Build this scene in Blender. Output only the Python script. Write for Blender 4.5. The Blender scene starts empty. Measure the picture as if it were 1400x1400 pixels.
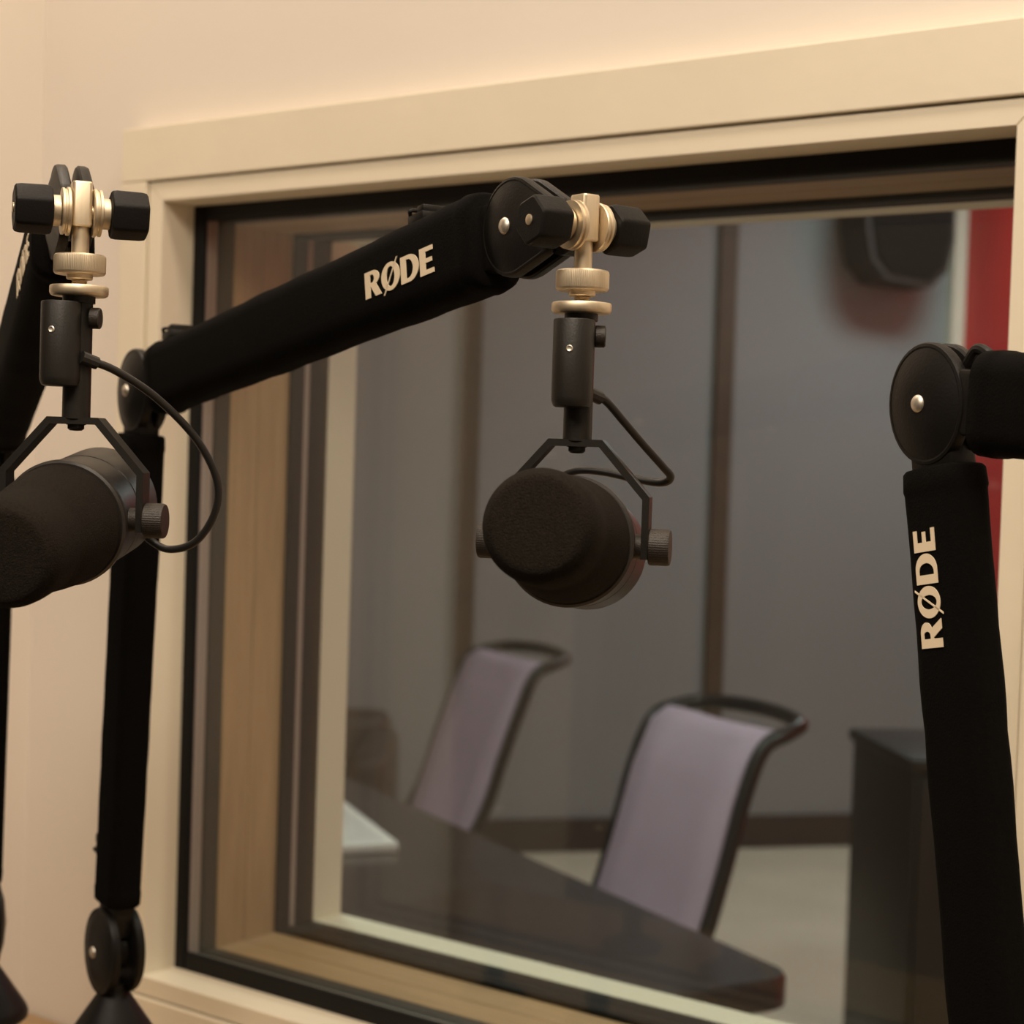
import bpy, bmesh, math, random
from mathutils import Vector as V, Matrix

S = bpy.context.scene
COL = S.collection
random.seed(4)
PI = math.pi

# ------------------------------------------------------------------ camera
F_PX, YAW, PITCH, ROLL = 2450.0, -0.65007, -0.03217, 0.03232
CAM_LOC = V((1.3052, -1.1536, 1.45))
fwd = V((math.sin(YAW) * math.cos(PITCH), math.cos(YAW) * math.cos(PITCH), math.sin(PITCH)))
r0 = V((math.cos(YAW), -math.sin(YAW), 0)); u0 = r0.cross(fwd)
rgt = math.cos(ROLL) * r0 + math.sin(ROLL) * u0
upv = -math.sin(ROLL) * r0 + math.cos(ROLL) * u0
cd = bpy.data.cameras.new('camera'); cam = bpy.data.objects.new('camera', cd); COL.objects.link(cam)
cam.matrix_world = Matrix((( rgt.x, upv.x, -fwd.x, CAM_LOC.x), (rgt.y, upv.y, -fwd.y, CAM_LOC.y),
                           ( rgt.z, upv.z, -fwd.z, CAM_LOC.z), (0, 0, 0, 1)))
cd.sensor_fit = 'HORIZONTAL'; cd.sensor_width = 36.0; cd.lens = F_PX / 1400 * 36
cd.clip_start = 0.02
cd.dof.use_dof = True; cd.dof.focus_distance = 0.90; cd.dof.aperture_fstop = 11.0
S.camera = cam

# ------------------------------------------------------------------ world, lights, exposure
W = bpy.data.worlds.new('world'); S.world = W; W.use_nodes = True
W.node_tree.nodes['Background'].inputs[0].default_value = (0.30, 0.27, 0.24, 1)
W.node_tree.nodes['Background'].inputs[1].default_value = 0.05
S.view_settings.view_transform = 'Standard'; S.view_settings.look = 'None'
S.view_settings.exposure = 0.0; S.view_settings.gamma = 1.0
S.view_settings.use_curve_mapping = False

def area(name, loc, size, power, color, target=None, sy=None):
    l = bpy.data.lights.new(name, 'AREA'); l.energy = power; l.color = color
    l.shape = 'RECTANGLE'; l.size = size; l.size_y = sy or size
    o = bpy.data.objects.new(name, l); COL.objects.link(o); o.location = loc
    if target is not None:
        o.rotation_euler = (V(target) - V(loc)).to_track_quat('-Z', 'Y').to_euler()
    return o
WARM = (1.0, 0.85, 0.68)
area('studio_ceiling_lamp_light', (1.25, -1.35, 2.66), 0.7, 32, WARM)
area('studio_rear_lamp_light', (0.5, -2.2, 2.66), 0.6, 16, WARM)
for wx in (0.05, 0.85, 1.65):
    area('wall_wash_lamp_light', (wx, -0.36, 2.68), 0.22, 4.6, WARM)
area('booth_lamp_light', (-0.75, 0.85, 2.78), 0.6, 19, (0.88, 1.0, 0.95))
area('booth_lamp_light', (1.10, 1.5, 2.78), 0.6, 24, (0.88, 1.0, 0.95))
area('booth_wall_lamp_light', (-0.75, 4.25, 2.78), 0.5, 27, (0.76, 0.96, 1.0))

# ------------------------------------------------------------------ materials
def mat(name, col, rough=0.5, metal=0.0, noise=0.0, nscale=40, bump=0.0, bscale=200, spec=0.5, stretch=None, sheen=0.0, coat=0.0):
    m = bpy.data.materials.new(name); m.use_nodes = True
    nt = m.node_tree; b = nt.nodes['Principled BSDF']
    b.inputs['Base Color'].default_value = (*col, 1); b.inputs['Roughness'].default_value = rough
    b.inputs['Metallic'].default_value = metal; b.inputs['Specular IOR Level'].default_value = spec
    if sheen: b.inputs['Sheen Weight'].default_value = sheen
    if coat: b.inputs['Coat Weight'].default_value = coat
    tc = nt.nodes.new('ShaderNodeTexCoord'); vec = tc.outputs['Object']
    if stretch:
        mp = nt.nodes.new('ShaderNodeMapping'); mp.inputs['Scale'].default_value = stretch
        nt.links.new(vec, mp.inputs[0]); vec = mp.outputs[0]
    if noise:
        n = nt.nodes.new('ShaderNodeTexNoise'); n.inputs['Scale'].default_value = nscale; n.inputs['Detail'].default_value = 4
        nt.links.new(vec, n.inputs['Vector'])
        r = nt.nodes.new('ShaderNodeValToRGB')
        r.color_ramp.elements[0].position = 0.3; r.color_ramp.elements[1].position = 0.7
        r.color_ramp.elements[0].color = (*[c * (1 - noise) for c in col], 1)
        r.color_ramp.elements[1].color = (*[min(1, c * (1 + noise)) for c in col], 1)
        nt.links.new(n.outputs['Fac'], r.inputs[0]); nt.links.new(r.outputs[0], b.inputs['Base Color'])
    if bump:
        n2 = nt.nodes.new('ShaderNodeTexNoise'); n2.inputs['Scale'].default_value = bscale; n2.inputs['Detail'].default_value = 3
        nt.links.new(vec, n2.inputs['Vector'])
        bp = nt.nodes.new('ShaderNodeBump'); bp.inputs['Strength'].default_value = bump; bp.inputs['Distance'].default_value = 0.001
        nt.links.new(n2.outputs['Fac'], bp.inputs['Height']); nt.links.new(bp.outputs[0], b.inputs['Normal'])
    return m

def glass_mat():
    m = bpy.data.materials.new('pane_glass'); m.use_nodes = True
    nt = m.node_tree; nt.nodes.remove(nt.nodes['Principled BSDF'])
    t = nt.nodes.new('ShaderNodeBsdfTransparent'); t.inputs[0].default_value = (0.93, 0.94, 0.92, 1)
    g = nt.nodes.new('ShaderNodeBsdfGlossy'); g.inputs['Roughness'].default_value = 0.004
    f = nt.nodes.new('ShaderNodeFresnel')
    ge = nt.nodes.new('ShaderNodeNewGeometry'); mi = nt.nodes.new('ShaderNodeMix')   # same index on both faces of the thin pane
    mi.inputs['A'].default_value = 1.45; mi.inputs['B'].default_value = 1/1.45
    nt.links.new(ge.outputs['Backfacing'], mi.inputs['Factor']); nt.links.new(mi.outputs['Result'], f.inputs['IOR'])
    mx = nt.nodes.new('ShaderNodeMixShader')
    nt.links.new(f.outputs[0], mx.inputs[0]); nt.links.new(t.outputs[0], mx.inputs[1]); nt.links.new(g.outputs[0], mx.inputs[2])
    nt.links.new(mx.outputs[0], nt.nodes['Material Output'].inputs[0])
    return m

M = dict(
    wall=mat('cream_wall_paint', (0.78, 0.71, 0.63), 0.6, bump=0.15, bscale=160, noise=0.02, nscale=3),
    trim=mat('cream_trim_paint', (0.80, 0.72, 0.57), 0.45, bump=0.25, bscale=70, noise=0.02, nscale=9),
    ceiling=mat('ceiling_paint', (0.75, 0.72, 0.67), 0.8),
    floor=mat('studio_floor', (0.055, 0.045, 0.038), 0.8, noise=0.2, nscale=30),
    acoustic=mat('dark_acoustic_fabric', (0.095, 0.078, 0.060), 0.95, noise=0.15, nscale=120),
    desk=mat('desk_oak', (0.42, 0.27, 0.13), 0.4, noise=0.2, nscale=6, stretch=(1, 12, 12)),
    rubber=mat('black_rubber_gasket', (0.003, 0.0027, 0.0024), 0.6, bump=0.1, bscale=120, spec=0.25),
    alu=mat('aluminium_spacer', (0.42, 0.38, 0.34), 0.5, metal=0.25),
    seal=mat('dark_window_seal', (0.030, 0.029, 0.025), 0.6),
    oak=mat('brown_window_wood', (0.42, 0.285, 0.155), 0.5, noise=0.12, nscale=5, stretch=(30, 30, 2), bump=0.1, bscale=60),
    oakx=mat('brown_window_wood_sill', (0.42, 0.285, 0.155), 0.5, noise=0.12, nscale=5, stretch=(2, 30, 30), bump=0.1, bscale=60),
    glass=glass_mat(),
    sleeve=mat('black_neoprene_sleeve', (0.0030, 0.0025, 0.0021), 0.95, bump=0.35, bscale=900, noise=0.25, nscale=500, spec=0.08),
    plastic=mat('black_moulded_plastic', (0.006, 0.005, 0.0042), 0.45, bump=0.12, bscale=700, spec=0.24),
    knob=mat('black_knob_plastic', (0.006, 0.005, 0.0042), 0.55, bump=0.15, bscale=800, spec=0.2),
    print=mat('cream_printed_letter', (0.80, 0.66, 0.47), 0.7),
    gold=mat('satin_champagne_metal', (0.72, 0.61, 0.45), 0.48, metal=1.0, noise=0.08, nscale=300, stretch=(1, 1, 0.05)),
    silver=mat('satin_silver_rivet', (0.78, 0.72, 0.62), 0.45, metal=1.0),
    foam=mat('dark_foam', (0.0155, 0.0122, 0.0093), 1.0, bump=1.0, bscale=1500, noise=0.3, nscale=900, spec=0.1),
    micbody=mat('dark_grey_mic_body', (0.017, 0.014, 0.012), 0.42, bump=0.08, bscale=900, spec=0.5),
    micpost=mat('black_mic_connector', (0.0105, 0.0088, 0.0066), 0.48, bump=0.1, bscale=900, spec=0.35),
    bronze=mat('brown_knurled_metal', (0.024, 0.018, 0.0135), 0.5, metal=0.15, bump=0.3, bscale=1500),
    cable=mat('black_cable_rubber', (0.012, 0.0105, 0.009), 0.45),
    greywall=mat('grey_booth_wall', (0.29, 0.295, 0.295), 0.75, noise=0.04, nscale=1.2),
    redwall=mat('red_booth_wall', (0.80, 0.050, 0.045), 0.6, noise=0.05, nscale=3),
    white=mat('off_white_paint', (0.86, 0.81, 0.66), 0.5),
    batten=mat('dark_brown_batten', (0.085, 0.058, 0.036), 0.6, noise=0.15, nscale=8),
    beigefloor=mat('beige_booth_floor', (0.72, 0.66, 0.52), 0.6, noise=0.06, nscale=4),
    skirting=mat('dark_skirting', (0.06, 0.045, 0.035), 0.6),
    tabletop=mat('glossy_black_table', (0.022, 0.018, 0.017), 0.16, spec=0.6, noise=0.15, nscale=8),
    mauve=mat('mauve_upholstery', (0.50, 0.39, 0.50), 0.75, bump=0.2, bscale=300, noise=0.05, nscale=8),
    chairframe=mat('black_chair_frame', (0.016, 0.014, 0.012), 0.4),
    leather=mat('dark_brown_leather', (0.055, 0.036, 0.025), 0.5, bump=0.2, bscale=90),
    cabinet=mat('dark_brown_cabinet', (0.013, 0.009, 0.006), 0.5, noise=0.15, nscale=10, stretch=(8, 8, 1)),
    paper=mat('white_paper', (0.72, 0.71, 0.68), 0.8),
    ink=mat('grey_print', (0.30, 0.29, 0.28), 0.8),
    grille=mat('black_speaker_grille', (0.009, 0.008, 0.007), 0.9, bump=0.4, bscale=500, spec=0.15),
    spkbox=mat('dark_speaker_case', (0.022, 0.018, 0.015), 0.6),
)

# ------------------------------------------------------------------ geometry helpers (world coordinates)
class G:
    def __init__(s): s.v = []; s.f = []
    def add(s, vs, fs):
        o = len(s.v); s.v += [V(p) for p in vs]; s.f += [tuple(i + o for i in f) for f in fs]; return s
    def box(s, c, ax, ay, az, bev=0.0, seg=2):
        """box about c with half-axis vectors, optional bevel"""
        c, ax, ay, az = V(c), V(ax), V(ay), V(az)
        bm = bmesh.new(); bmesh.ops.create_cube(bm, size=2.0)
        L = (ax.length, ay.length, az.length); e = (ax.normalized(), ay.normalized(), az.normalized())
        for v in bm.verts: v.co = V((v.co.x * L[0], v.co.y * L[1], v.co.z * L[2]))
        if bev: bmesh.ops.bevel(bm, geom=bm.edges[:], offset=bev, segments=seg, affect='EDGES', profile=0.5)
        bm.verts.index_update()
        vs = [c + e[0] * v.co.x + e[1] * v.co.y + e[2] * v.co.z for v in bm.verts]
        fs = [tuple(v.index for v in f.verts) for f in bm.faces]; bm.free()
        if e[0].cross(e[1]).dot(e[2]) < 0: fs = [f[::-1] for f in fs]
        return s.add(vs, fs)
    def bx(s, x0, x1, y0, y1, z0, z1, bev=0.0):
        return s.box(((x0+x1)/2, (y0+y1)/2, (z0+z1)/2), ((x1-x0)/2, 0, 0), (0, (y1-y0)/2, 0), (0, 0, (z1-z0)/2), bev)
    def rings(s, rings, cap0=True, cap1=True):
        n = len(rings[0]); vs = [p for r in rings for p in r]; fs = []
        for i in range(len(rings) - 1):
            for k in range(n):
                a, b = i*n + k, i*n + (k+1) % n
                fs.append((a, b, b + n, a + n))
        if cap0: fs.append(tuple(range(n))[::-1])
        if cap1: fs.append(tuple(range((len(rings)-1)*n, len(rings)*n)))
        return s.add(vs, fs)
    def lathe(s, o, axis, prof, seg=40):
        """prof: list of (radius, height along axis)"""
        o = V(o); a = V(axis).normalized()
        t = V((0, 0, 1)) if abs(a.z) < 0.9 else V((1, 0, 0))
        e1 = t.cross(a).normalized(); e2 = a.cross(e1)
        rs = [[o + a*h + (e1*math.cos(2*PI*k/seg) + e2*math.sin(2*PI*k/seg)) * max(r, 1e-5) for k in range(seg)] for r, h in prof]
        return s.rings(rs)
    def dome(s, o, ux, uy, n, outline, rings):
        """outline in (ux,uy); rings: (scale, height along n)"""
        o, ux, uy, n = V(o), V(ux), V(uy), V(n)
        rs = [[o + ux*(x*k) + uy*(y*k) + n*h for x, y in outline] for k, h in rings]
        if ux.cross(uy).dot(n) < 0: rs = [r[::-1] for r in rs]
        return s.rings(rs)
    def tube(s, pts, r, seg=10, smooth=6):
        P = spline(pts, smooth) if smooth else [V(p) for p in pts]
        rs = []; e1 = None
        for i, p in enumerate(P):
            d = (P[min(i+1, len(P)-1)] - P[max(i-1, 0)]).normalized()
            if e1 is None:
                t = V((0, 0, 1)) if abs(d.z) < 0.9 else V((1, 0, 0)); e1 = t.cross(d).normalized()
            else: e1 = (e1 - d * e1.dot(d)).normalized()
            e2 = d.cross(e1)
            rs.append([p + (e1*math.cos(2*PI*k/seg) + e2*math.sin(2*PI*k/seg)) * r for k in range(seg)])
        return s.rings(rs)
    def strip(s, pts, wid, thick):
        """flat bar bent along pts; wid = half-width vector; thickness in the plane of the bend"""
        P = [V(p) for p in pts]; w = V(wid); wn = w.normalized(); rs = []
        for i, p in enumerate(P):
            d0 = (P[i] - P[i-1]).normalized() if i else None
            d1 = (P[i+1] - P[i]).normalized() if i < len(P)-1 else None
            a = d0 or d1; b = d1 or d0
            t = (a + b).normalized(); n = wn.cross(t); k = thick/2 / max(0.5, t.dot(a))
            rs.append([p - w - n*k, p + w - n*k, p + w + n*k, p - w + n*k])
        return s.rings(rs)

def spline(pts, k):
    P = [V(p) for p in pts]; Q = [P[0]*2 - P[1]] + P + [P[-1]*2 - P[-2]]; out = []
    for i in range(1, len(Q) - 2):
        a, b, c, d = Q[i-1], Q[i], Q[i+1], Q[i+2]
        for j in range(k):
            t = j / k
            out.append(0.5*((2*b) + (c-a)*t + (2*a-5*b+4*c-d)*t*t + (3*b-a-3*c+d)*t**3))
    out.append(P[-1]); return out

def ellipse(rx, ry, n=40): return [(rx*math.cos(2*PI*k/n), ry*math.sin(2*PI*k/n)) for k in range(n)]
def rounded_ngon(n, R, rr, seg=4, rot=0.0):
    out = []
    for i in range(n):
        a = rot + 2*PI*i/n; d = R - rr/math.cos(PI/n)
        for j in range(seg + 1):
            b = a + (j/seg - 0.5) * 2*PI/n
            out.append((d*math.cos(a) + rr*math.cos(b), d*math.sin(a) + rr*math.sin(b)))
    return out
def rrect(a, b, r, seg=6):
    out = []
    for cx, cy, a0 in ((a-r, b-r, 0), (-a+r, b-r, PI/2), (-a+r, -b+r, PI), (a-r, -b+r, 1.5*PI)):
        for j in range(seg + 1):
            t = a0 + j/seg*PI/2; out.append((cx + r*math.cos(t), cy + r*math.sin(t)))
    return out
def hull(pts):
    pts = sorted(set(pts))
    def half(P):
        h = []
        for p in P:
            while len(h) > 1 and (h[-1][0]-h[-2][0])*(p[1]-h[-2][1]) - (h[-1][1]-h[-2][1])*(p[0]-h[-2][0]) <= 0: h.pop()
            h.append(p)
        return h
    a, b = half(pts), half(pts[::-1]); return a[:-1] + b[:-1]

ORG = {}
def thing(name, label, cat, loc, group=None):
    o = bpy.data.objects.new(name, None); COL.objects.link(o); o.location = loc
    o.empty_display_size = 0.05
    o['label'] = label; o['category'] = cat
    if group: o['group'] = group
    ORG[o] = V(loc); return o
def part(name, g, m, parent=None, smooth=35, label=None):
    org = ORG.get(parent, V((0, 0, 0)))
    me = bpy.data.meshes.new(name); me.from_pydata([p - org for p in g.v], [], g.f); me.update()
    if smooth:
        for p in me.polygons: p.use_smooth = True
        me.set_sharp_from_angle(angle=math.radians(smooth))
    me.materials.append(M[m])
    o = bpy.data.objects.new(name, me); COL.objects.link(o)
    if parent: o.parent = parent
    ORG[o] = org
    if label: o['label'] = label
    return o
def single(name, g, m, label, cat, loc, group=None, smooth=35):
    me_org = V(loc); ORG['tmp'] = me_org
    me = bpy.data.meshes.new(name); me.from_pydata([p - me_org for p in g.v], [], g.f); me.update()
    if smooth:
        for p in me.polygons: p.use_smooth = True
        me.set_sharp_from_angle(angle=math.radians(smooth))
    me.materials.append(M[m]); o = bpy.data.objects.new(name, me); COL.objects.link(o); o.location = me_org
    o['label'] = label; o['category'] = cat
    if group: o['group'] = group
    ORG[o] = me_org; return o
def struct(name, g, m, label=None, cat=None, smooth=0):
    o = part(name, g, m, None, smooth); o['kind'] = 'structure'
    if label: o['label'] = label
    if cat: o['category'] = cat
    return o

# ------------------------------------------------------------------ the room with the microphones
OW, OT, OB = 0.8393, 1.6793, 0.9376          # window opening: width, top, bottom (left edge at x = 0)
WALL_Y, WALL_B = 0.018, 0.262                 # faces of the window wall
CX = -0.205                                   # left corner of the studio
g = G()
g.bx(-5.8, -0.02, WALL_Y, WALL_B, 0, 2.75); g.bx(OW+0.02, 4.9, WALL_Y, WALL_B, 0, 2.75)
g.bx(-0.02, OW+0.02, WALL_Y, WALL_B, 0, OB-0.02); g.bx(-0.02, OW+0.02, WALL_Y, WALL_B, OT+0.02, 2.75)
struct('wall_front', g, 'wall', 'cream painted studio wall holding the window', 'wall')
struct('wall_left', G().bx(CX-0.1, CX, -0.62, WALL_Y, 0, 2.75), 'wall', 'cream painted side wall at the left edge', 'wall')
struct('wall_side', G().bx(CX-0.1, CX, -3.2, -0.62, 0, 2.75), 'acoustic', 'unseen brown fabric wall left of the camera, added to tint the glass reflection', 'wall')  # out of view; brown covering added to dim and tint what the panes reflect
struct('wall_right', G().bx(3.2, 3.3, -3.2, WALL_Y, 0, 2.75), 'wall', 'cream painted studio wall right of the camera', 'wall')
struct('wall_back', G().bx(CX-0.1, 3.3, -3.3, -3.2, 0, 2.75), 'acoustic', 'dark acoustic wall behind the camera', 'wall')
struct('floor', G().bx(CX-0.1, 3.3, -3.3, WALL_Y, -0.05, 0), 'floor', 'dark studio floor', 'floor')
struct('ceiling', G().bx(CX-0.1, 3.3, -3.3, WALL_Y, 2.75, 2.8), 'ceiling', 'plain studio ceiling', 'ceiling')

# window: casing boards, bead, reveal, gaskets, two panes with brown wood between
win = thing('window_1', 'wide double glazed studio window with cream casing and black gaskets', 'window', (OW/2, 0.0, OB))
win['kind'] = 'structure'
t1, tt, tl = 0.0182, 0.0711, 0.0553
gap = 0.0016
def frame4(name, m, x0, x1, z0, z1, wl, wr, wt, wb, y0, y1, bev, mitre=False, mats=None):
    """four bars around an opening x0..x1, z0..z1, growing inward by the widths"""
    if mitre:
        for q in (((x0, z0), (x0, z1), (x0+wl, z1-wt), (x0+wl, z0+wb)), ((x0, z1), (x1, z1), (x1-wr, z1-wt), (x0+wl, z1-wt)),
                  ((x1, z1), (x1, z0), (x1-wr, z0+wb), (x1-wr, z1-wt)), ((x1, z0), (x0, z0), (x0+wl, z0+wb), (x1-wr, z0+wb))):
            cx = sum(p[0] for p in q)/4; cz = sum(p[1] for p in q)/4
            g = G(); f = bev
            a = [(x, y1, z) for x, z in q]; b = [(x, y0+f, z) for x, z in q]
            # chamfer towards the bar's middle
            def sh(x, z):
                dx = f if x < cx else -f; dz = f if z < cz else -f
                return (x + (dx if True else 0)*0.5, y0, z + dz*0.5)
            c = [sh(x, z) for x, z in q]
            g.rings([a, b, c]); part(name, g, m, win, 0)
    else:
        mm = mats or (m, m, m, m)
        part(name, G().bx(x0, x0+wl, y0, y1, z0, z1, bev), mm[0], win, 0)
        part(name, G().bx(x1-wr, x1, y0, y1, z0, z1, bev), mm[1], win, 0)
        part(name, G().bx(x0+wl, x1-wr, y0, y1, z1-wt, z1, bev), mm[2], win, 0)
        part(name, G().bx(x0+wl, x1-wr, y0, y1, z0, z0+wb, bev), mm[3], win, 0)
# casing boards: the top one runs through, the side boards butt against it
part('casing_board', G().bx(-tl, OW+tl, -0.004, 0.019, OT+t1+gap, OT+tt, 0.0012), 'trim', win, 0)
part('casing_board', G().bx(-tl, OW+tl, -0.004, 0.019, OB-tt, OB-t1-gap, 0.0012), 'trim', win, 0)
part('casing_board', G().bx(-tl, -t1-gap, -0.004, 0.019, OB-t1-gap+0.0004, OT+t1+gap-0.0004, 0.0012), 'trim', win, 0)
part('casing_board', G().bx(OW+t1+gap, OW+tl, -0.004, 0.019, OB-t1-gap+0.0004, OT+t1+gap-0.0004, 0.0012), 'trim', win, 0)
frame4('bead', 'trim', -t1, OW+t1, OB-t1, OT+t1, t1, t1, t1, t1, -0.0005, 0.019, 0.0012, True)
# cream reveal (liners behind the bead)
frame4('reveal_board', 'trim', -0.019, OW+0.019, OB-0.019, OT+0.019, 0.019, 0.019, 0.019, 0.019, 0.019, 0.0405, 0)
frame4('gasket', 'rubber', -0.012, OW+0.012, OB-0.012, OT+0.012, 0.026, 0.026, 0.027, 0.030, 0.0405, 0.0475, 0.0035)
frame4('spacer', 'alu', -0.010, OW+0.010, OB-0.010, OT+0.010, 0.022, 0.022, 0.022, 0.022, 0.0475, 0.061, 0.0)
frame4('seal', 'seal', -0.010, OW+0.010, OB-0.010, OT+0.010, 0.0225, 0.0225, 0.0225, 0.0225, 0.061, 0.083, 0.0)
ml = ('oak', 'oak', 'oakx', 'oakx')
frame4('wood_liner', 'oak', -0.010, OW+0.010, OB-0.010, OT+0.010, 0.023, 0.023, 0.023, 0.023, 0.0832, 0.1214, 0.0006, mats=ml)
frame4('wood_liner', 'oak', -0.010, OW+0.010, OB-0.010, OT+0.010, 0.0233, 0.0233, 0.0233, 0.0233, 0.1220, 0.1640, 0.0006, mats=ml)
frame4('gasket', 'rubber', -0.010, OW+0.010, OB-0.010, OT+0.010, 0.0285, 0.0285, 0.0285, 0.0285, 0.1642, 0.1820, 0.002)
frame4('spacer', 'alu', -0.010, OW+0.010, OB-0.010, OT+0.010, 0.0240, 0.0240, 0.0240, 0.0240, 0.1822, 0.1925, 0.0)
frame4('gasket', 'rubber', -0.010, OW+0.010, OB-0.010, OT+0.010, 0.0245, 0.0245, 0.0245, 0.0245, 0.1927, 0.2200, 0.0)
frame4('reveal_board', 'white', -0.010, OW+0.010, OB-0.010, OT+0.010, 0.0240, 0.0240, 0.0240, 0.0240, 0.2202, 0.2640, 0.001)
part('pane', G().bx(0.004, OW-0.004, 0.0482, 0.0522, OB+0.004, OT-0.004), 'glass', win, 0)
part('pane', G().bx(0.004, OW-0.004, 0.1835, 0.1875, OB+0.004, OT-0.004), 'glass', win, 0)

# desk the boom arms stand on
DZ = 0.858
desk = thing('desk', 'oak studio desk along the wall, barely visible at lower left', 'desk', (1.4, -0.30, 0))
part('desk_top', G().bx(CX+0.002, 2.9, -0.43, 0.016, DZ-0.035, DZ, 0.004), 'desk', desk)
for lx in (CX+0.08, 2.8):
    for ly in (-0.38, -0.05):
        part('leg', G().bx(lx-0.03, lx+0.03, ly-0.03, ly+0.03, 0, DZ-0.035, 0.003), 'desk', desk)

# ------------------------------------------------------------------ lettering: outlines with a cap height of 1
def arc(cx, cy, rx, ry, a0, a1, n=14):
    return [(cx + rx*math.cos(math.radians(a0 + (a1-a0)*i/n)), cy + ry*math.sin(math.radians(a0 + (a1-a0)*i/n))) for i in range(n+1)]
LET = {
 'R': (0.0, [[(0, 0), (0, 1)] + arc(0.50, 0.72, 0.40, 0.28, 90, -62) + [(1.00, 0.0), (0.64, 0.0), (0.36, 0.40), (0.32, 0.40), (0.32, 0.0)],
             [(0.32, 0.55), (0.32, 0.86)] + arc(0.44, 0.705, 0.14, 0.155, 90, -90)]),
 'O': (1.03, [arc(0.56, 0.5, 0.56, 0.53, 0, 360, 44)[:-1], arc(0.56, 0.5, 0.25, 0.37, 0, 360, 36)[:-1]]),
 'S': (1.03, [[(0.10, -0.13), (0.17, -0.13), (1.02, 1.13), (0.95, 1.13)]]),
 'D': (2.22, [[(0, 0), (0, 1)] + arc(0.50, 0.5, 0.56, 0.5, 90, -90, 24), [(0.32, 0.15), (0.32, 0.85)] + arc(0.42, 0.5, 0.31, 0.35, 90, -90, 20)]),
 'E': (3.35, [[(0, 0), (0, 1), (0.76, 1), (0.76, 0.83), (0.33, 0.83), (0.33, 0.585), (0.70, 0.585), (0.70, 0.425), (0.33, 0.425), (0.33, 0.17), (0.80, 0.17), (0.80, 0)]]),
}
TEXT_W = 4.15
def letter_mesh(keys):
    vs, fs = [], []
    for key in keys:
        x0, loops = LET[key]
        c = bpy.data.curves.new('outline', 'CURVE'); c.dimensions = '2D'; c.fill_mode = 'BOTH'
        for lp in loops:
            sp = c.splines.new('POLY'); sp.points.add(len(lp) - 1); sp.use_cyclic_u = True
            for p, q in zip(sp.points, lp): p.co = (q[0], q[1], 0, 1)
        o = bpy.data.objects.new('outline', c); COL.objects.link(o)
        dg = bpy.context.evaluated_depsgraph_get(); me = o.evaluated_get(dg).to_mesh()
        n = len(vs)
        vs += [(v.co.x + x0, v.co.y) for v in me.vertices]; fs += [tuple(i + n for i in p.vertices) for p in me.polygons]
        o.evaluated_get(dg).to_mesh_clear(); bpy.data.objects.remove(o); bpy.data.curves.remove(c)
    return vs, fs
LETM = [letter_mesh(k) for k in (('R',), ('O', 'S'), ('D',), ('E',))]
def lettering(parent, o, tx, ty, n, cap, wide):
    """letters lying on a flat sleeve side, o = middle of the word"""
    for vs, fs in LETM:
        pts = [V(o) + tx*((x - TEXT_W/2)*wide) + ty*((y - 0.5)*cap) for x, y in vs]
        k = len(pts); g = G()
        # thin raised print: lower side, upper side
        up_ = [p + n*0.0004 for p in pts]
        ff = []
        for f in fs:
            a, b, c = up_[f[0]], up_[f[1]], up_[f[2]]
            ff.append(f if (b-a).cross(c-a).dot(n) > 0 else f[::-1])
        edges = {}
        for f in ff:
            for i in range(len(f)):
                e = (f[i], f[(i+1) % len(f)]); edges[e] = 1
        side = [(b, a, a + k, b + k) for a, b in edges if (b, a) not in edges]
        g.add(up_ + pts, ff + side)
        part('letter', g, 'print', parent, 0, 'cream printed letter')

# ------------------------------------------------------------------ boom arms
HA, HB = 0.0250, 0.0165            # upper
LA, LB = 0.0200, 0.0134            # lower
# sleeve half sizes: in the plane of the arm, across it
def sleeve(name, p0, p1, n, parent, seed, ha, hb, rr, taper=(1.0, 1.0)):
    d = (p1 - p0); L = d.length; d.normalize(); w = n.cross(d).normalized()
    rnd = random.Random(seed); ph = [rnd.uniform(0, 6.28) for _ in range(6)]
    st = [(0.0, 0.93), (0.0015, 1.0), (0.010, 1.03), (0.012, 1.0)]
    k = 26
    st += [(0.016 + (L-0.032)*i/k, 1.0) for i in range(k+1)]
    st += [(L-0.012, 1.0), (L-0.010, 1.03), (L-0.0015, 1.0), (L, 0.93)]
    rs = []
    for t, sc in st:
        u = t/L; s = sc*(taper[0] + (taper[1]-taper[0])*u)
        wob = 0.0006*math.sin(u*17+ph[0]) + 0.0005*math.sin(u*31+ph[1])
        ring = [p0 + d*t + w*((x + math.copysign(wob, x))*s) + n*(y*s) for x, y in rrect(ha, hb, rr)]
        rs.append(ring)
    g = G()
    if w.cross(n).dot(d) < 0: rs = [r[::-1] for r in rs]
    g.rings(rs)
    return part(name, g, 'sleeve', parent, 50), d, w
def cover_pair(p, ax, ay, n, parent, outline, e=0.0065, apex=0.0045, off=0.0025):
    for s in (1, -1):
        g = G().dome(p + n*(s*off), ax, ay, n*s, outline, [(0.96, 0.0), (1.0, 0.001), (1.0, e-0.0015), (0.975, e), (0.93, e+0.0004), (0.9, e+0.0002), (0.6, e+apex*0.75), (0.3, e+apex), (0.001, e+apex)])
        c = part('joint_cover', g, 'plastic', parent, 28)
        r = G().lathe(p + n*(s*(off+e+apex-0.0006)), n*s, [(0.0044, 0), (0.0044, 0.0008), (0.0036, 0.0018), (0.002, 0.0024), (0, 0.0026)], 24)
        part('rivet', r, 'silver', c, 40, 'silver rivet')
    part('hub', G().lathe(p - n*0.0045, n, [(0.015, 0), (0.015, 0.009)], 28), 'plastic', parent)
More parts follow.
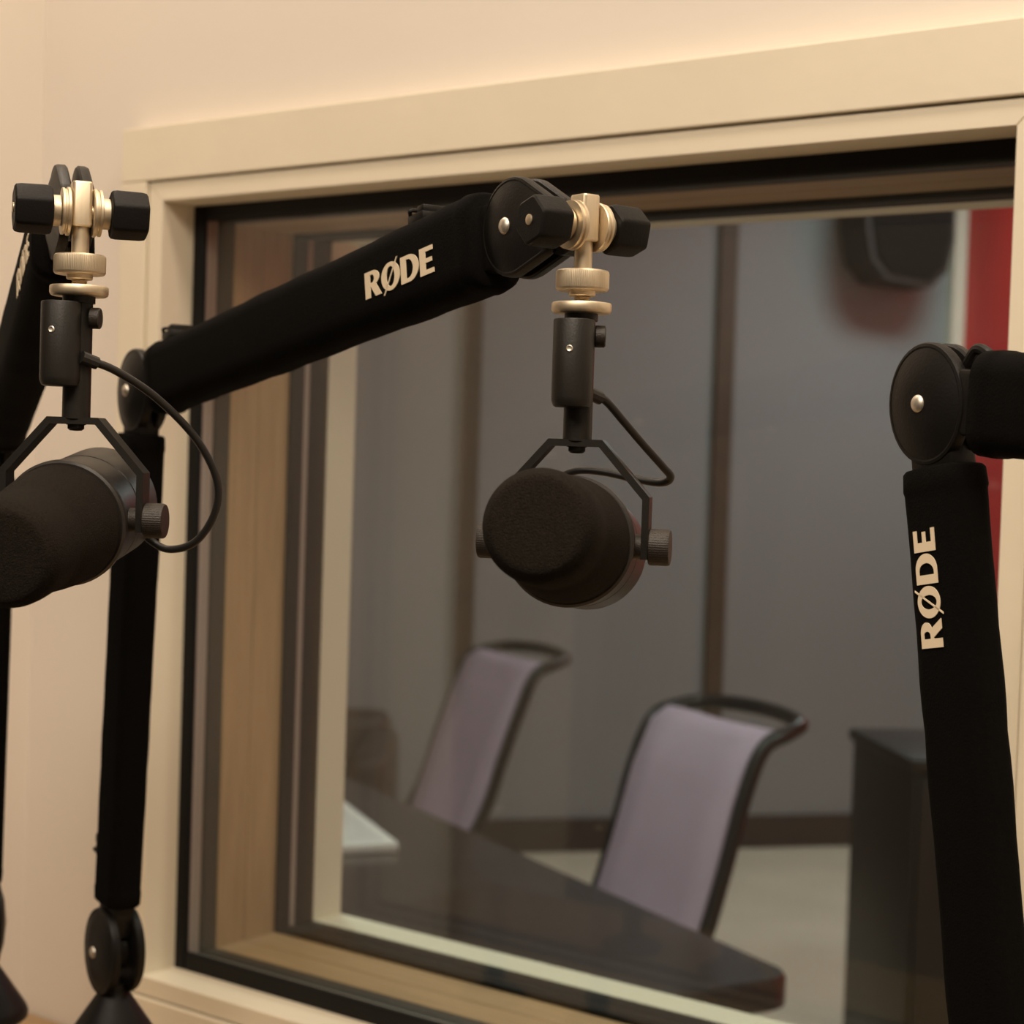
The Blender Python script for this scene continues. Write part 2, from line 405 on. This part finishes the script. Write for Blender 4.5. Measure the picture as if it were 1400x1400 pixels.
def bracket(p0, p1, n, parent, wid=0.015, th=0.0085):
    d = p1 - p0; w = n.cross(d.normalized())
    part('arm_bracket', G().box((p0+p1)/2, d/2, w*wid, n*th, 0.003), 'plastic', parent)
def clip(p, d, w, n, parent, name='strap_clip'):
    """small webbing buckle sitting on the sleeve edge; w points away from the sleeve"""
    g = G().box(p + w*0.0015, d*0.008, w*0.003, n*0.009, 0.001)
    g.box(p + w*0.006 + d*0.004, d*0.0035, w*0.0022, n*0.008, 0.001)
    g.tube([p + w*0.0045 - d*0.006 - n*0.008, p + w*0.007 - d*0.004 - n*0.008, p + w*0.007 - d*0.004 + n*0.008, p + w*0.0045 - d*0.006 + n*0.008], 0.0012, 8, 4)
    part(name, g, 'plastic', parent)

def boom_arm(label, B, E, J, K, upper_text, clips=()):
    B, E, J, K = V(B), V(E), V(J), V(K); Z = V((0, 0, 1))
    h = V((K.x - E.x, K.y - E.y, 0)).normalized(); n = h.cross(Z)          # the arm lies in one vertical plane
    # keep base and end in the arm's own vertical plane
    B = B - n*((B-E).dot(n)); J = J - n*((J-E).dot(n))
    t = thing('boom_arm', label, 'boom arm', (B.x, B.y, DZ), 'black sleeved boom arms on the desk')
    # desk mount: clamp foot, post, skirt cone
    part('desk_clamp', G().lathe((B.x, B.y, DZ), Z, [(0.0, 0), (0.036, 0), (0.036, 0.006), (0.033, 0.009), (0.013, 0.012), (0.0, 0.012)]), 'plastic', t)
    part('post', G().lathe((B.x, B.y, DZ+0.01), Z, [(0.0, 0), (0.0115, 0), (0.0115, B.z-0.075-DZ-0.01), (0, B.z-0.075-DZ-0.01)]), 'plastic', t)
    part('skirt_cone', G().lathe(B - Z*0.078, Z, [(0.012, 0), (0.033, 0.0), (0.0365, 0.003), (0.0368, 0.007), (0.0350, 0.0115), (0.0125, 0.045), (0.0105, 0.049), (0.0105, 0.054), (0.0, 0.054)]), 'plastic', t)
    # base joint
    dl = (E - B).normalized(); wl = n.cross(dl)
    cover_pair(B, wl, dl, n, t, ellipse(0.0285, 0.0325), off=0.006)
    bracket(B + dl*0.012, B + dl*0.045, n, t)
    # lower sleeve
    sl, d, w = sleeve('lower_sleeve', B + dl*0.036, E - dl*0.0335, n, t, len(label), LA, LB, 0.0095, (0.97, 1.0))
    lettering(sl, E - dl*0.0925 - h*0.003 + n*(LB+0.0002), dl, -h + dl*h.dot(dl), n, 0.0150, 0.0139)
    clip(B + dl*0.075 + wl*(LA*0.97), dl, wl, n, sl); 
    bracket(E - dl*0.036, E - dl*0.008, n, t)
    # elbow
    cover_pair(E - dl*0.002, wl, dl, n, t, ellipse(0.0265, 0.0305))
    du = (J - E).normalized(); wu = n.cross(du)
    if wu.z < 0: wu = -wu
    bracket(E + du*0.008, E + du*0.045, n, t, 0.016)
    part('arm_lug', G().tube([E + du*0.018 + wu*0.018, E + du*0.024 + wu*0.0255, E + du*0.032 + wu*0.0235, E + du*0.040 + wu*0.017], 0.0028, 10, 5), 'plastic', t)
    su, d2, w2 = sleeve('upper_sleeve', E + du*0.036, J - du*0.026, n, t, len(label) + 7, HA, HB, 0.0125, (0.97, 1.02))
    if upper_text:
        lettering(su, E + du*upper_text - wu*0.003 + n*(HB*1.012+0.0002), du, wu, n, 0.0150, 0.0172)
    for c in clips: clip(E + du*c + wu*(HA*1.0), du, wu, n, su)
    bracket(J - du*0.032, J - du*0.004, n, t, 0.018)
    # end joint: drop shaped cheeks reaching to the clutch axle
    v = K - J; kx, kz = v.dot(h), v.z
    ol = hull([(x, y) for x, y in ellipse(0.0255, 0.0255, 48)] + [(kx*0.44 + x, kz*0.44 + y) for x, y in ellipse(0.0165, 0.0165, 32)])
    cover_pair(J, h, Z, n, t, ol, e=0.006, apex=0.0035)
    # swivel clutch: block, washers, collars, two hex knobs
    part('block', G().dome(K - Z*0.0075, h, n, Z, rrect(0.0062, 0.0050, 0.0018, 4), [(0.9, 0), (1, 0.0007), (1, 0.0218), (0.93, 0.0226)]), 'gold', t, 30)
    part('clutch_drum', G().lathe(K - h*0.012 - n*0.0046, n, [(0, 0), (0.0135, 0), (0.0135, 0.0092), (0, 0.0092)], 32), 'plastic', t)
    part('axle', G().lathe(K - n*0.030, n, [(0, 0), (0.004, 0), (0.004, 0.060), (0, 0.060)], 20), 'gold', t)
    for s in (1, -1):
        a = n*s
        part('washer', G().lathe(K + a*0.0056, a, [(0.004, 0), (0.0118, 0.0), (0.0122, 0.0004), (0.0122, 0.0016), (0.0112, 0.002), (0.0112, 0.0026), (0.0118, 0.003), (0.0118, 0.0042), (0.004, 0.0044)], 36), 'gold', t)
        part('collar', G().lathe(K + a*0.0105, a, [(0.004, 0), (0.0078, 0.0), (0.0078, 0.0035), (0.0072, 0.004), (0.004, 0.004)], 30), 'gold', t)
        kb = part('clutch_knob', G().dome(K + a*0.0145, h, Z, a, rounded_ngon(6, 0.0130, 0.003, 4, 0.3), [(0.90, 0), (0.97, 0.0008), (1.0, 0.003), (0.985, 0.0155), (0.95, 0.0178), (0.86, 0.0186), (0.001, 0.0186)]), 'knob', t, 30)
        part('cap_dot', G().lathe(K + a*0.0329, a, [(0, 0), (0.0026, 0), (0.0026, 0.0006), (0.002, 0.0009), (0, 0.0009)], 20), 'gold', kb, 40, 'brass dot on the knob end')
    # stem and knurled locking nut
    part('stem', G().lathe(K - Z*0.0215, Z, [(0, 0), (0.0044, 0), (0.0044, 0.0155), (0, 0.0155)], 24), 'gold', t)
    kn = []
    for i in range(180):
        a = 2*PI*i/180; r = 0.01305 if i % 2 else 0.01290; kn.append((r*math.cos(a), r*math.sin(a)))
    part('locking_nut', G().dome(K - Z*0.0315, V((1, 0, 0)), V((0, 1, 0)), Z, kn, [(0.001, 0), (0.93, 0), (0.985, 0.0008), (1, 0.0016), (1, 0.0085), (0.985, 0.0094), (0.94, 0.0100), (0.001, 0.0100)]), 'gold', t, 30)
    part('nut_collar', G().lathe(K - Z*0.0340, Z, [(0, 0), (0.0062, 0), (0.0066, 0.0005), (0.0066, 0.003), (0, 0.003)], 30), 'gold', t)
    th = [(0, 0)]
    for i in range(5): th += [(0.0040, i*0.001), (0.0034, i*0.001 + 0.0005)]
    part('thread', G().lathe(K - Z*0.0385, Z, th + [(0.0038, 0.005), (0, 0.005)], 24), 'gold', t)
    return t
E_C, J_C, K_C, B_C = (0.3021, -0.2807, 1.4891), (0.7499, -0.4211, 1.5655), (0.7985, -0.4364, 1.5621), (0.2745, -0.2809, 1.0721)
boom_arm('black boom arm crossing the window, holding the microphone in front of the glass', B_C, E_C, J_C, K_C, 0.381, (0.062, 0.388))
E_L, J_L, K_L, B_L = (0.1700, -0.3075, 1.4532), (0.5319, -0.5364, 1.5705), (0.5755, -0.5625, 1.5654), (0.1430, -0.2680, 1.0679)
boom_arm('black boom arm at the left edge of the photo, mostly hidden behind its microphone', B_L, E_L, J_L, K_L, 0.370, (0.062,))
E_R = V((0.9368, -0.3263, 1.4830)); hR = V((0.914, -0.402, 0))
B_R = E_R + hR*0.075 - V((0, 0, 0.42)); J_R = E_R + hR*0.46 - V((0, 0, 0.024))
K_R = J_R + hR*0.05
boom_arm('black boom arm standing at the right edge of the window, cropped by the frame', B_R, E_R, J_R, K_R, 0.37, ())

# ------------------------------------------------------------------ microphones
def microphone(label, K, a, off, cable):
    """K clutch centre above; a = pointing direction; off = (right, toward) shift of the connector"""
    Z = V((0, 0, 1)); K = V(K); a = V(a).normalized()
    ah = V((a.x, a.y, 0)).normalized(); l = ah.cross(Z)         # lateral, right of the mic's own forward
    R_ = V((rgt.x, rgt.y, 0)).normalized(); T_ = V((-fwd.x, -fwd.y, 0)).normalized()
    t = thing('microphone', label, 'microphone', K - Z*0.155, 'dark broadcast microphones')
    Q = K - Z*0.155
    part('mount_washer', G().lathe(K - Z*0.0425, Z, [(0, 0), (0.0134, 0), (0.0143, 0.0006), (0.0147, 0.0016), (0.0147, 0.0046), (0.0143, 0.0052), (0, 0.0054)]), 'gold', t)
    part('neck', G().lathe(K - Z*0.046, Z, [(0, 0), (0.0082, 0), (0.0082, 0.004), (0, 0.004)]), 'micpost', t)
    part('post', G().lathe(K - Z*0.1045, Z, [(0, 0), (0.0071, 0), (0.0071, 0.0600), (0, 0.0600)]), 'micpost', t)
    c = K + R_*off[0] + T_*off[1]
    cn = part('connector', G().lathe(c - Z*0.0885, Z, [(0, 0), (0.0078, 0), (0.0090, 0.0006), (0.0100, 0.003), (0.0101, 0.005), (0.0101, 0.0420), (0.0097, 0.0426), (0.0085, 0.0428), (0, 0.0428)]), 'micpost', t)
    sd = (T_*0.97 - R_*0.22).normalized()
    part('screw', G().lathe(c - Z*0.0605 + sd*0.0094, sd, [(0, 0), (0.0017, 0), (0.0017, 0.0009), (0.0013, 0.0012), (0.0007, 0.0009), (0, 0.0009)], 16), 'silver', cn, 40, 'tiny silver screw')
    kc = K - Z*0.0535 + R_*0.0070 + T_*0.003
    part('set_knob', G().lathe(kc, R_, [(0, 0), (0.0052, 0), (0.0054, 0.0005), (0.0054, 0.0045), (0.0048, 0.005), (0, 0.005)], 18), 'bronze', t)
    # yoke: bent flat bar
    top = K - Z*0.1055
    y = [Q - l*0.0355 - Z*0.006, Q - l*0.0355 + Z*0.0235, Q - l*0.0125 + Z*0.0495, Q + l*0.0125 + Z*0.0495, Q + l*0.0355 + Z*0.0235, Q + l*0.0355 - Z*0.006]
    part('yoke', G().strip(y, ah*0.0062, 0.0035), 'micpost', t, 25)
    part('yoke_screw', G().lathe(Q + Z*0.0485, -Z, [(0, 0), (0.0050, 0), (0.0050, 0.001), (0.0042, 0.0012), (0.0042, 0.003), (0.003, 0.004), (0, 0.0042)], 24), 'micpost', t)
    for s in (1, -1):
        kn = []
        for i in range(96):
            an = 2*PI*i/96; r = 0.0089 if i % 2 else 0.00875; kn.append((r*math.cos(an), r*math.sin(an)))
        part('yoke_knob', G().dome(Q + l*(s*0.0372), ah, Z, l*s, kn, [(0.001, 0), (0.94, 0), (1, 0.0006), (1, 0.0092), (0.95, 0.0102), (0.86, 0.0104), (0.001, 0.0104)]), 'bronze', t, 30)
        part('pivot_bush', G().lathe(Q + l*(s*0.0285), l*s, [(0, 0), (0.0062, 0), (0.0062, 0.006), (0, 0.006)], 24), 'bronze', t)
    # body along a, foam from the ring forward
    O = Q + a*0.016
    body = part('body', G().lathe(O, -a, [(0, -0.002), (0.0303, -0.002), (0.0306, 0.000), (0.0300, 0.002), (0.0300, 0.030), (0.0296, 0.0305), (0.0296, 0.0315), (0.0300, 0.032), (0.0300, 0.064), (0.0286, 0.0675), (0.0262, 0.0685), (0.0255, 0.0675), (0, 0.0675)], 56), 'micbody', t, 30)
    part('flange', G().lathe(O - a*0.0035, a, [(0.029, 0), (0.0316, 0.0), (0.0320, 0.0008), (0.0320, 0.0042), (0.0309, 0.0056), (0.0290, 0.0058)], 56), 'micbody', body, 30)
    rb = ah.cross(l)
    part('switch_plate', G().lathe(O - a*0.0672, -a, [(0, 0), (0.021, 0), (0.021, 0.0008), (0, 0.0008)], 40), 'micpost', body)
    part('foam_windscreen', G().lathe(O + a*0.0018, a, [(0.0, 0), (0.0296, 0), (0.0303, 0.003), (0.0300, 0.014), (0.0289, 0.026), (0.0276, 0.037), (0.0262, 0.044), (0.0258, 0.050), (0.0262, 0.058), (0.0262, 0.070), (0.0258, 0.077), (0.0249, 0.0805), (0.0222, 0.0850), (0.0210, 0.0858), (0.0190, 0.0862), (0.0100, 0.0864), (0, 0.0864)], 64), 'foam', t, 60)
    part('cable', G().tube(cable, 0.0021, 10, 8), 'cable', t, 60)
    part('cable_boot', G().tube([cable[0] - (V(cable[1]) - V(cable[0])).normalized()*0.004, V(cable[0]), V(cable[0]) + (V(cable[1]) - V(cable[0])).normalized()*0.005], 0.0033, 10, 0), 'cable', t)
    return t
CC = [(0.8002, -0.4265, 1.4805), (0.8024, -0.4186, 1.478), (0.8058, -0.4076, 1.4686), (0.809, -0.3931, 1.457), (0.8125, -0.3808, 1.4469), (0.8137, -0.3739, 1.4411), (0.8075, -0.3724, 1.4379), (0.7931, -0.3745, 1.4392), (0.7775, -0.3787, 1.4421), (0.7634, -0.3819, 1.4428), (0.753, -0.3824, 1.4397), (0.7478, -0.3815, 1.4341), (0.7501, -0.3789, 1.4241)]
microphone('dark broadcast microphone hanging in front of the glass at the centre', K_C, (0.4348, -0.891, 0.1252), (-0.0035, 0.0075), [V(p) for p in CC])
CL = [V(p) for p in ((0.5842, -0.5627, 1.4907), (0.5881, -0.5473, 1.4857), (0.5936, -0.5248, 1.4729), (0.5993, -0.5024, 1.4528), (0.6015, -0.4891, 1.4317), (0.598, -0.4862, 1.414), (0.5869, -0.489, 1.3977), (0.572, -0.4942, 1.3926), (0.5617, -0.4993, 1.3973), (0.5604, -0.5087, 1.4065))]
microphone('dark broadcast microphone cropped by the left edge of the photo', K_L, (0.5385, -0.8316, -0.1368), (-0.0070, 0.0070), CL)

# ------------------------------------------------------------------ the booth beyond the glass
FW = V((-2.594, 4.041, 0)); FU = V((0.6302, 0.7765, 0)).normalized(); FN = V((FU.y, -FU.x, 0))     # far wall line, direction, inward normal
CORN = FW + FU*1.70
def wallbar(p0, p1, th, z0, z1, inward):
    d = (p1 - p0)/2; return G().box((p0+p1)/2 - inward*th/2 + V((0, 0, (z0+z1)/2)), d, inward*th/2, V((0, 0, (z1-z0)/2)))
struct('wall_far', wallbar(FW - FU*4.95, CORN, 0.1, 0, 2.85, FN), 'greywall', 'grey booth wall with dark battens behind the glass', 'wall')
RD = FN
struct('wall_red', wallbar(CORN, CORN + RD*8.2, 0.1, 0, 2.85, -FU), 'redwall', 'red booth wall at the right side of the window', 'wall')
struct('floor_booth', G().add([(-5.8, WALL_B, -0.001), (5.0, WALL_B, -0.001), (5.0, 6.2, -0.001), (-5.8, 6.2, -0.001), (-5.8, WALL_B, -0.05), (5.0, WALL_B, -0.05), (5.0, 6.2, -0.05), (-5.8, 6.2, -0.05)],
       [(0, 1, 2, 3), (7, 6, 5, 4), (0, 4, 5, 1), (1, 5, 6, 2), (2, 6, 7, 3), (3, 7, 4, 0)]), 'beigefloor', 'light beige floor of the booth', 'floor')
struct('ceiling_booth', G().bx(-5.8, 5.0, WALL_B, 6.2, 2.85, 2.9), 'ceiling', 'pale ceiling of the booth', 'ceiling')
# battens, corner post, skirting
for k, s in enumerate((-0.21, 0.748)):
    o = struct('trim_%d' % (k+1), wallbar(FW + FU*(s-0.034), FW + FU*(s+0.034), -0.025, 0.09, 2.85, FN), 'batten',
           ('dark vertical batten on the grey wall, above the smaller chair', 'dark vertical batten on the grey wall, above the larger chair')[k], 'batten')
struct('trim_3', wallbar(CORN - FU*0.055, CORN - FU*0.004, -0.05, 0, 2.85, FN), 'white', 'off-white corner post beside the red wall', 'post')
struct('baseboard_far', wallbar(FW - FU*4.9, CORN - FU*0.06, -0.018, 0, 0.12, FN), 'skirting', 'dark skirting along the grey wall', 'baseboard')
# wall loudspeaker
sp = FW + FU*1.355 + FN*0.0
spk = thing('loudspeaker', 'dark loudspeaker hung high on the grey wall', 'loudspeaker', sp + V((0, 0, 2.12)))
ol = [(-0.185, 0.52), (-0.19, 0.20), (-0.165, 0.07), (-0.10, 0.0), (0.09, -0.02), (0.15, 0.04), (0.175, 0.16), (0.17, 0.52)]
c0 = sp + V((0, 0, 2.13))
part('case', G().dome(c0 + FN*0.06, FU, V((0, 0, 1)), FN, ol, [(1.0, 0), (1.0, 0.20), (0.96, 0.22)]), 'spkbox', spk, 30)
part('grille', G().dome(c0 + FN*0.281 + V((0, 0, 0.02)), FU, V((0, 0, 1)), FN, [(x*0.86, y*0.9) for x, y in ol], [(1.0, 0), (1.0, 0.006), (0.97, 0.010)]), 'grille', spk, 30)
part('bracket', G().box(c0 + FN*0.0345 + V((0, 0, 0.3)), FU*0.06, FN*0.032, V((0, 0, 0.08)), 0.004), 'chairframe', spk)

# meeting table
TA = V((0.1502, 1.0611, 0)); e1 = V((-0.912, 0.410, 0)).normalized(); e2 = V((-e1.y, e1.x, 0)); 
if e2.y > 0: e2 = -e2
TL, TW, TZ = 2.1, 0.74, 0.74
tc = TA + e1*(TL/2) + e2*(TW/2)
tb = thing('table', 'glossy black meeting table with rounded corners in the booth', 'table', tc)
part('table_top', G().dome(tc + V((0, 0, TZ-0.048)), e1, e2, V((0, 0, 1)), rrect(TL/2, TW/2, 0.05, 8), [(0.99, 0), (1, 0.006), (1, 0.042), (0.995, 0.048)]), 'tabletop', tb, 30)
for sx in (-1, 1):
    for sy in (-1, 1):
        p = tc + e1*(sx*(TL/2-0.16)) + e2*(sy*(TW/2-0.12))
        part('leg', G().lathe(p, V((0, 0, 1)), [(0, 0), (0.026, 0), (0.026, TZ-0.048), (0, TZ-0.048)], 20), 'chairframe', tb)
# booklet on the table
p1 = V((-0.7462, 1.2452, TZ)); bd1 = V((-0.839, 0.544, 0)).normalized(); bd2 = V((-bd1.y, bd1.x, 0))
if bd2.y > 0: bd2 = -bd2
bk = thing('booklet', 'white open booklet lying on the black table', 'booklet', p1 + bd1*0.21 + bd2*0.15)
part('pages', G().box(p1 + bd1*0.21 + bd2*0.15 + V((0, 0, 0.0085)), bd1*0.21, bd2*0.15, V((0, 0, 0.0085)), 0.003), 'paper', bk)
for i in range(14):
    part('print_line', G().box(p1 + bd1*(0.03+0.026*i) + bd2*0.15 + V((0, 0, 0.0172)), bd1*0.0025, bd2*0.13, V((0, 0, 0.0003))), 'ink', bk, 0)

# chairs
def chair(label, top_mid, h_top):
    """top_mid: ground point under the middle of the backrest's top edge"""
    f = e2; l = -e1; Z = V((0, 0, 1))
    o = V((top_mid[0], top_mid[1], 0)) + f*0.40
    t = thing('conference_chair', label, 'chair', o, 'mauve chairs behind the black table')
    # local: x lateral (l), y forward (f), seat centre at o
    def P(x, y, z): return o + l*x + f*y + Z*z
    W2 = 0.178
    prof = [(-0.225, 0.44), (-0.265, 0.55), (-0.31, 0.68), (-0.355, h_top-0.10), (-0.395, h_top-0.015), (-0.425, h_top+0.004), (-0.455, h_top-0.002)]
    rs = []
    for k, (y, z) in enumerate(prof):
        d = V((prof[min(k+1, 6)][0]-prof[max(k-1, 0)][0], prof[min(k+1, 6)][1]-prof[max(k-1, 0)][1])).normalized()
        nx, nz = d.y, -d.x                                   # toward the sitter
        sec = []
        for x, q in ((-W2, 0.0), (-W2+0.012, 0.012), (-0.1, 0.010), (0, 0.008), (0.1, 0.010), (W2-0.012, 0.012), (W2, 0.0), (W2-0.012, -0.012), (0, -0.014), (-W2+0.012, -0.012)):
            sec.append(P(x, y + nx*q, z + nz*q))
        rs.append(sec)
    part('backrest', G().rings(rs), 'mauve', t, 50)
    # frame tubes run up both sides and arch back over the top as a handle
    fr = [P(-W2-0.012, -0.20, 0.42)] + [P(-W2-0.012, y-0.008, z) for y, z in prof[1:5]]
    fr += [P(-W2-0.010, -0.46, h_top+0.010), P(-W2+0.03, -0.515, h_top+0.022), P(0, -0.535, h_top+0.028), P(W2-0.03, -0.515, h_top+0.022), P(W2+0.010, -0.46, h_top+0.010)]
    fr += [P(W2+0.012, y-0.008, z) for y, z in prof[1:5]][::-1] + [P(W2+0.012, -0.20, 0.42)]
    part('back_frame', G().tube(fr, 0.0155, 10, 6), 'chairframe', t, 60)
    part('seat', G().box(P(0, 0.02, 0.43), l*0.22, f*0.225, Z*0.032, 0.02, 3), 'mauve', t)
    for sx in (-1, 1):
        part('leg', G().tube([P(sx*0.215, 0.20, 0.40), P(sx*0.225, 0.225, 0)], 0.011, 10, 0), 'chairframe', t)
        part('leg', G().tube([P(sx*0.215, -0.20, 0.42), P(sx*0.225, -0.28, 0)], 0.011, 10, 0), 'chairframe', t)
    part('seat_frame', G().tube([P(-0.215, -0.2, 0.40), P(-0.215, 0.2, 0.40), P(0.215, 0.2, 0.40), P(0.215, -0.2, 0.40), P(-0.215, -0.2, 0.40)], 0.010, 8, 0), 'chairframe', t)
    return t
chair('mauve chair with black frame, the nearer and larger of the two behind the table', (-0.49, 1.85), 0.935)
chair('mauve chair with black frame, the farther and smaller of the two behind the table', (-1.585, 2.615), 0.90)

# dark cabinet at the right, low armchair at the left
cb = V((-0.375, 2.569, 0)); cu = (rgt - V((0, 0, rgt.z))).normalized(); cv = V((-cu.y, cu.x, 0))
cu2 = (cu*math.cos(0.12) + cv*math.sin(0.12)); cv2 = V((-cu2.y, cu2.x, 0))
cm = cb + cu2*0.30 + cv2*0.22
cab = thing('cabinet', 'dark brown cabinet standing before the red wall, beside the right boom arm', 'cabinet', cm)
part('carcass', G().box(cm + V((0, 0, 0.40)), cu2*0.30, cv2*0.22, V((0, 0, 0.37)), 0.006), 'cabinet', cab)
part('top', G().box(cm + V((0, 0, 0.785)), cu2*0.31, cv2*0.23, V((0, 0, 0.015)), 0.006), 'cabinet', cab)
part('plinth', G().box(cm + V((0, 0, 0.015)), cu2*0.27, cv2*0.19, V((0, 0, 0.015))), 'chairframe', cab)
for s in (-1, 1):
    dr = part('door', G().box(cm + V((0, 0, 0.40)) + cu2*(s*0.147) - cv2*0.228, cu2*0.142, cv2*0.009, V((0, 0, 0.355)), 0.003), 'cabinet', cab)
    part('handle', G().tube([cm + cu2*(s*0.03) - cv2*0.237 + V((0, 0, 0.44)), cm + cu2*(s*0.03) - cv2*0.255 + V((0, 0, 0.45)), cm + cu2*(s*0.03) - cv2*0.255 + V((0, 0, 0.55)), cm + cu2*(s*0.03) - cv2*0.237 + V((0, 0, 0.56))], 0.005, 8, 4), 'alu', dr)
am = V((-2.75, 2.98, 0))
ac = thing('armchair', 'low brown leather armchair at the left, behind the booklet', 'armchair', am)
def A(x, y, z): return am + cu*x + cv*y + V((0, 0, z))
part('seat', G().box(A(0, 0.0, 0.28), cu*0.26, cv*0.30, V((0, 0, 0.12)), 0.04, 3), 'leather', ac)
part('backrest', G().box(A(0, 0.30, 0.33), cu*0.34, cv*0.08, V((0, 0, 0.24)), 0.05, 3), 'leather', ac)
for s in (-1, 1):
    part('armrest', G().box(A(s*0.31, -0.02, 0.30), cu*0.06, cv*0.30, V((0, 0, 0.22)), 0.04, 3), 'leather', ac)
    for q in (-0.24, 0.30):
        part('leg', G().lathe(A(s*0.28, q, 0), V((0, 0, 1)), [(0, 0), (0.014, 0), (0.022, 0.10), (0, 0.10)], 16), 'chairframe', ac)
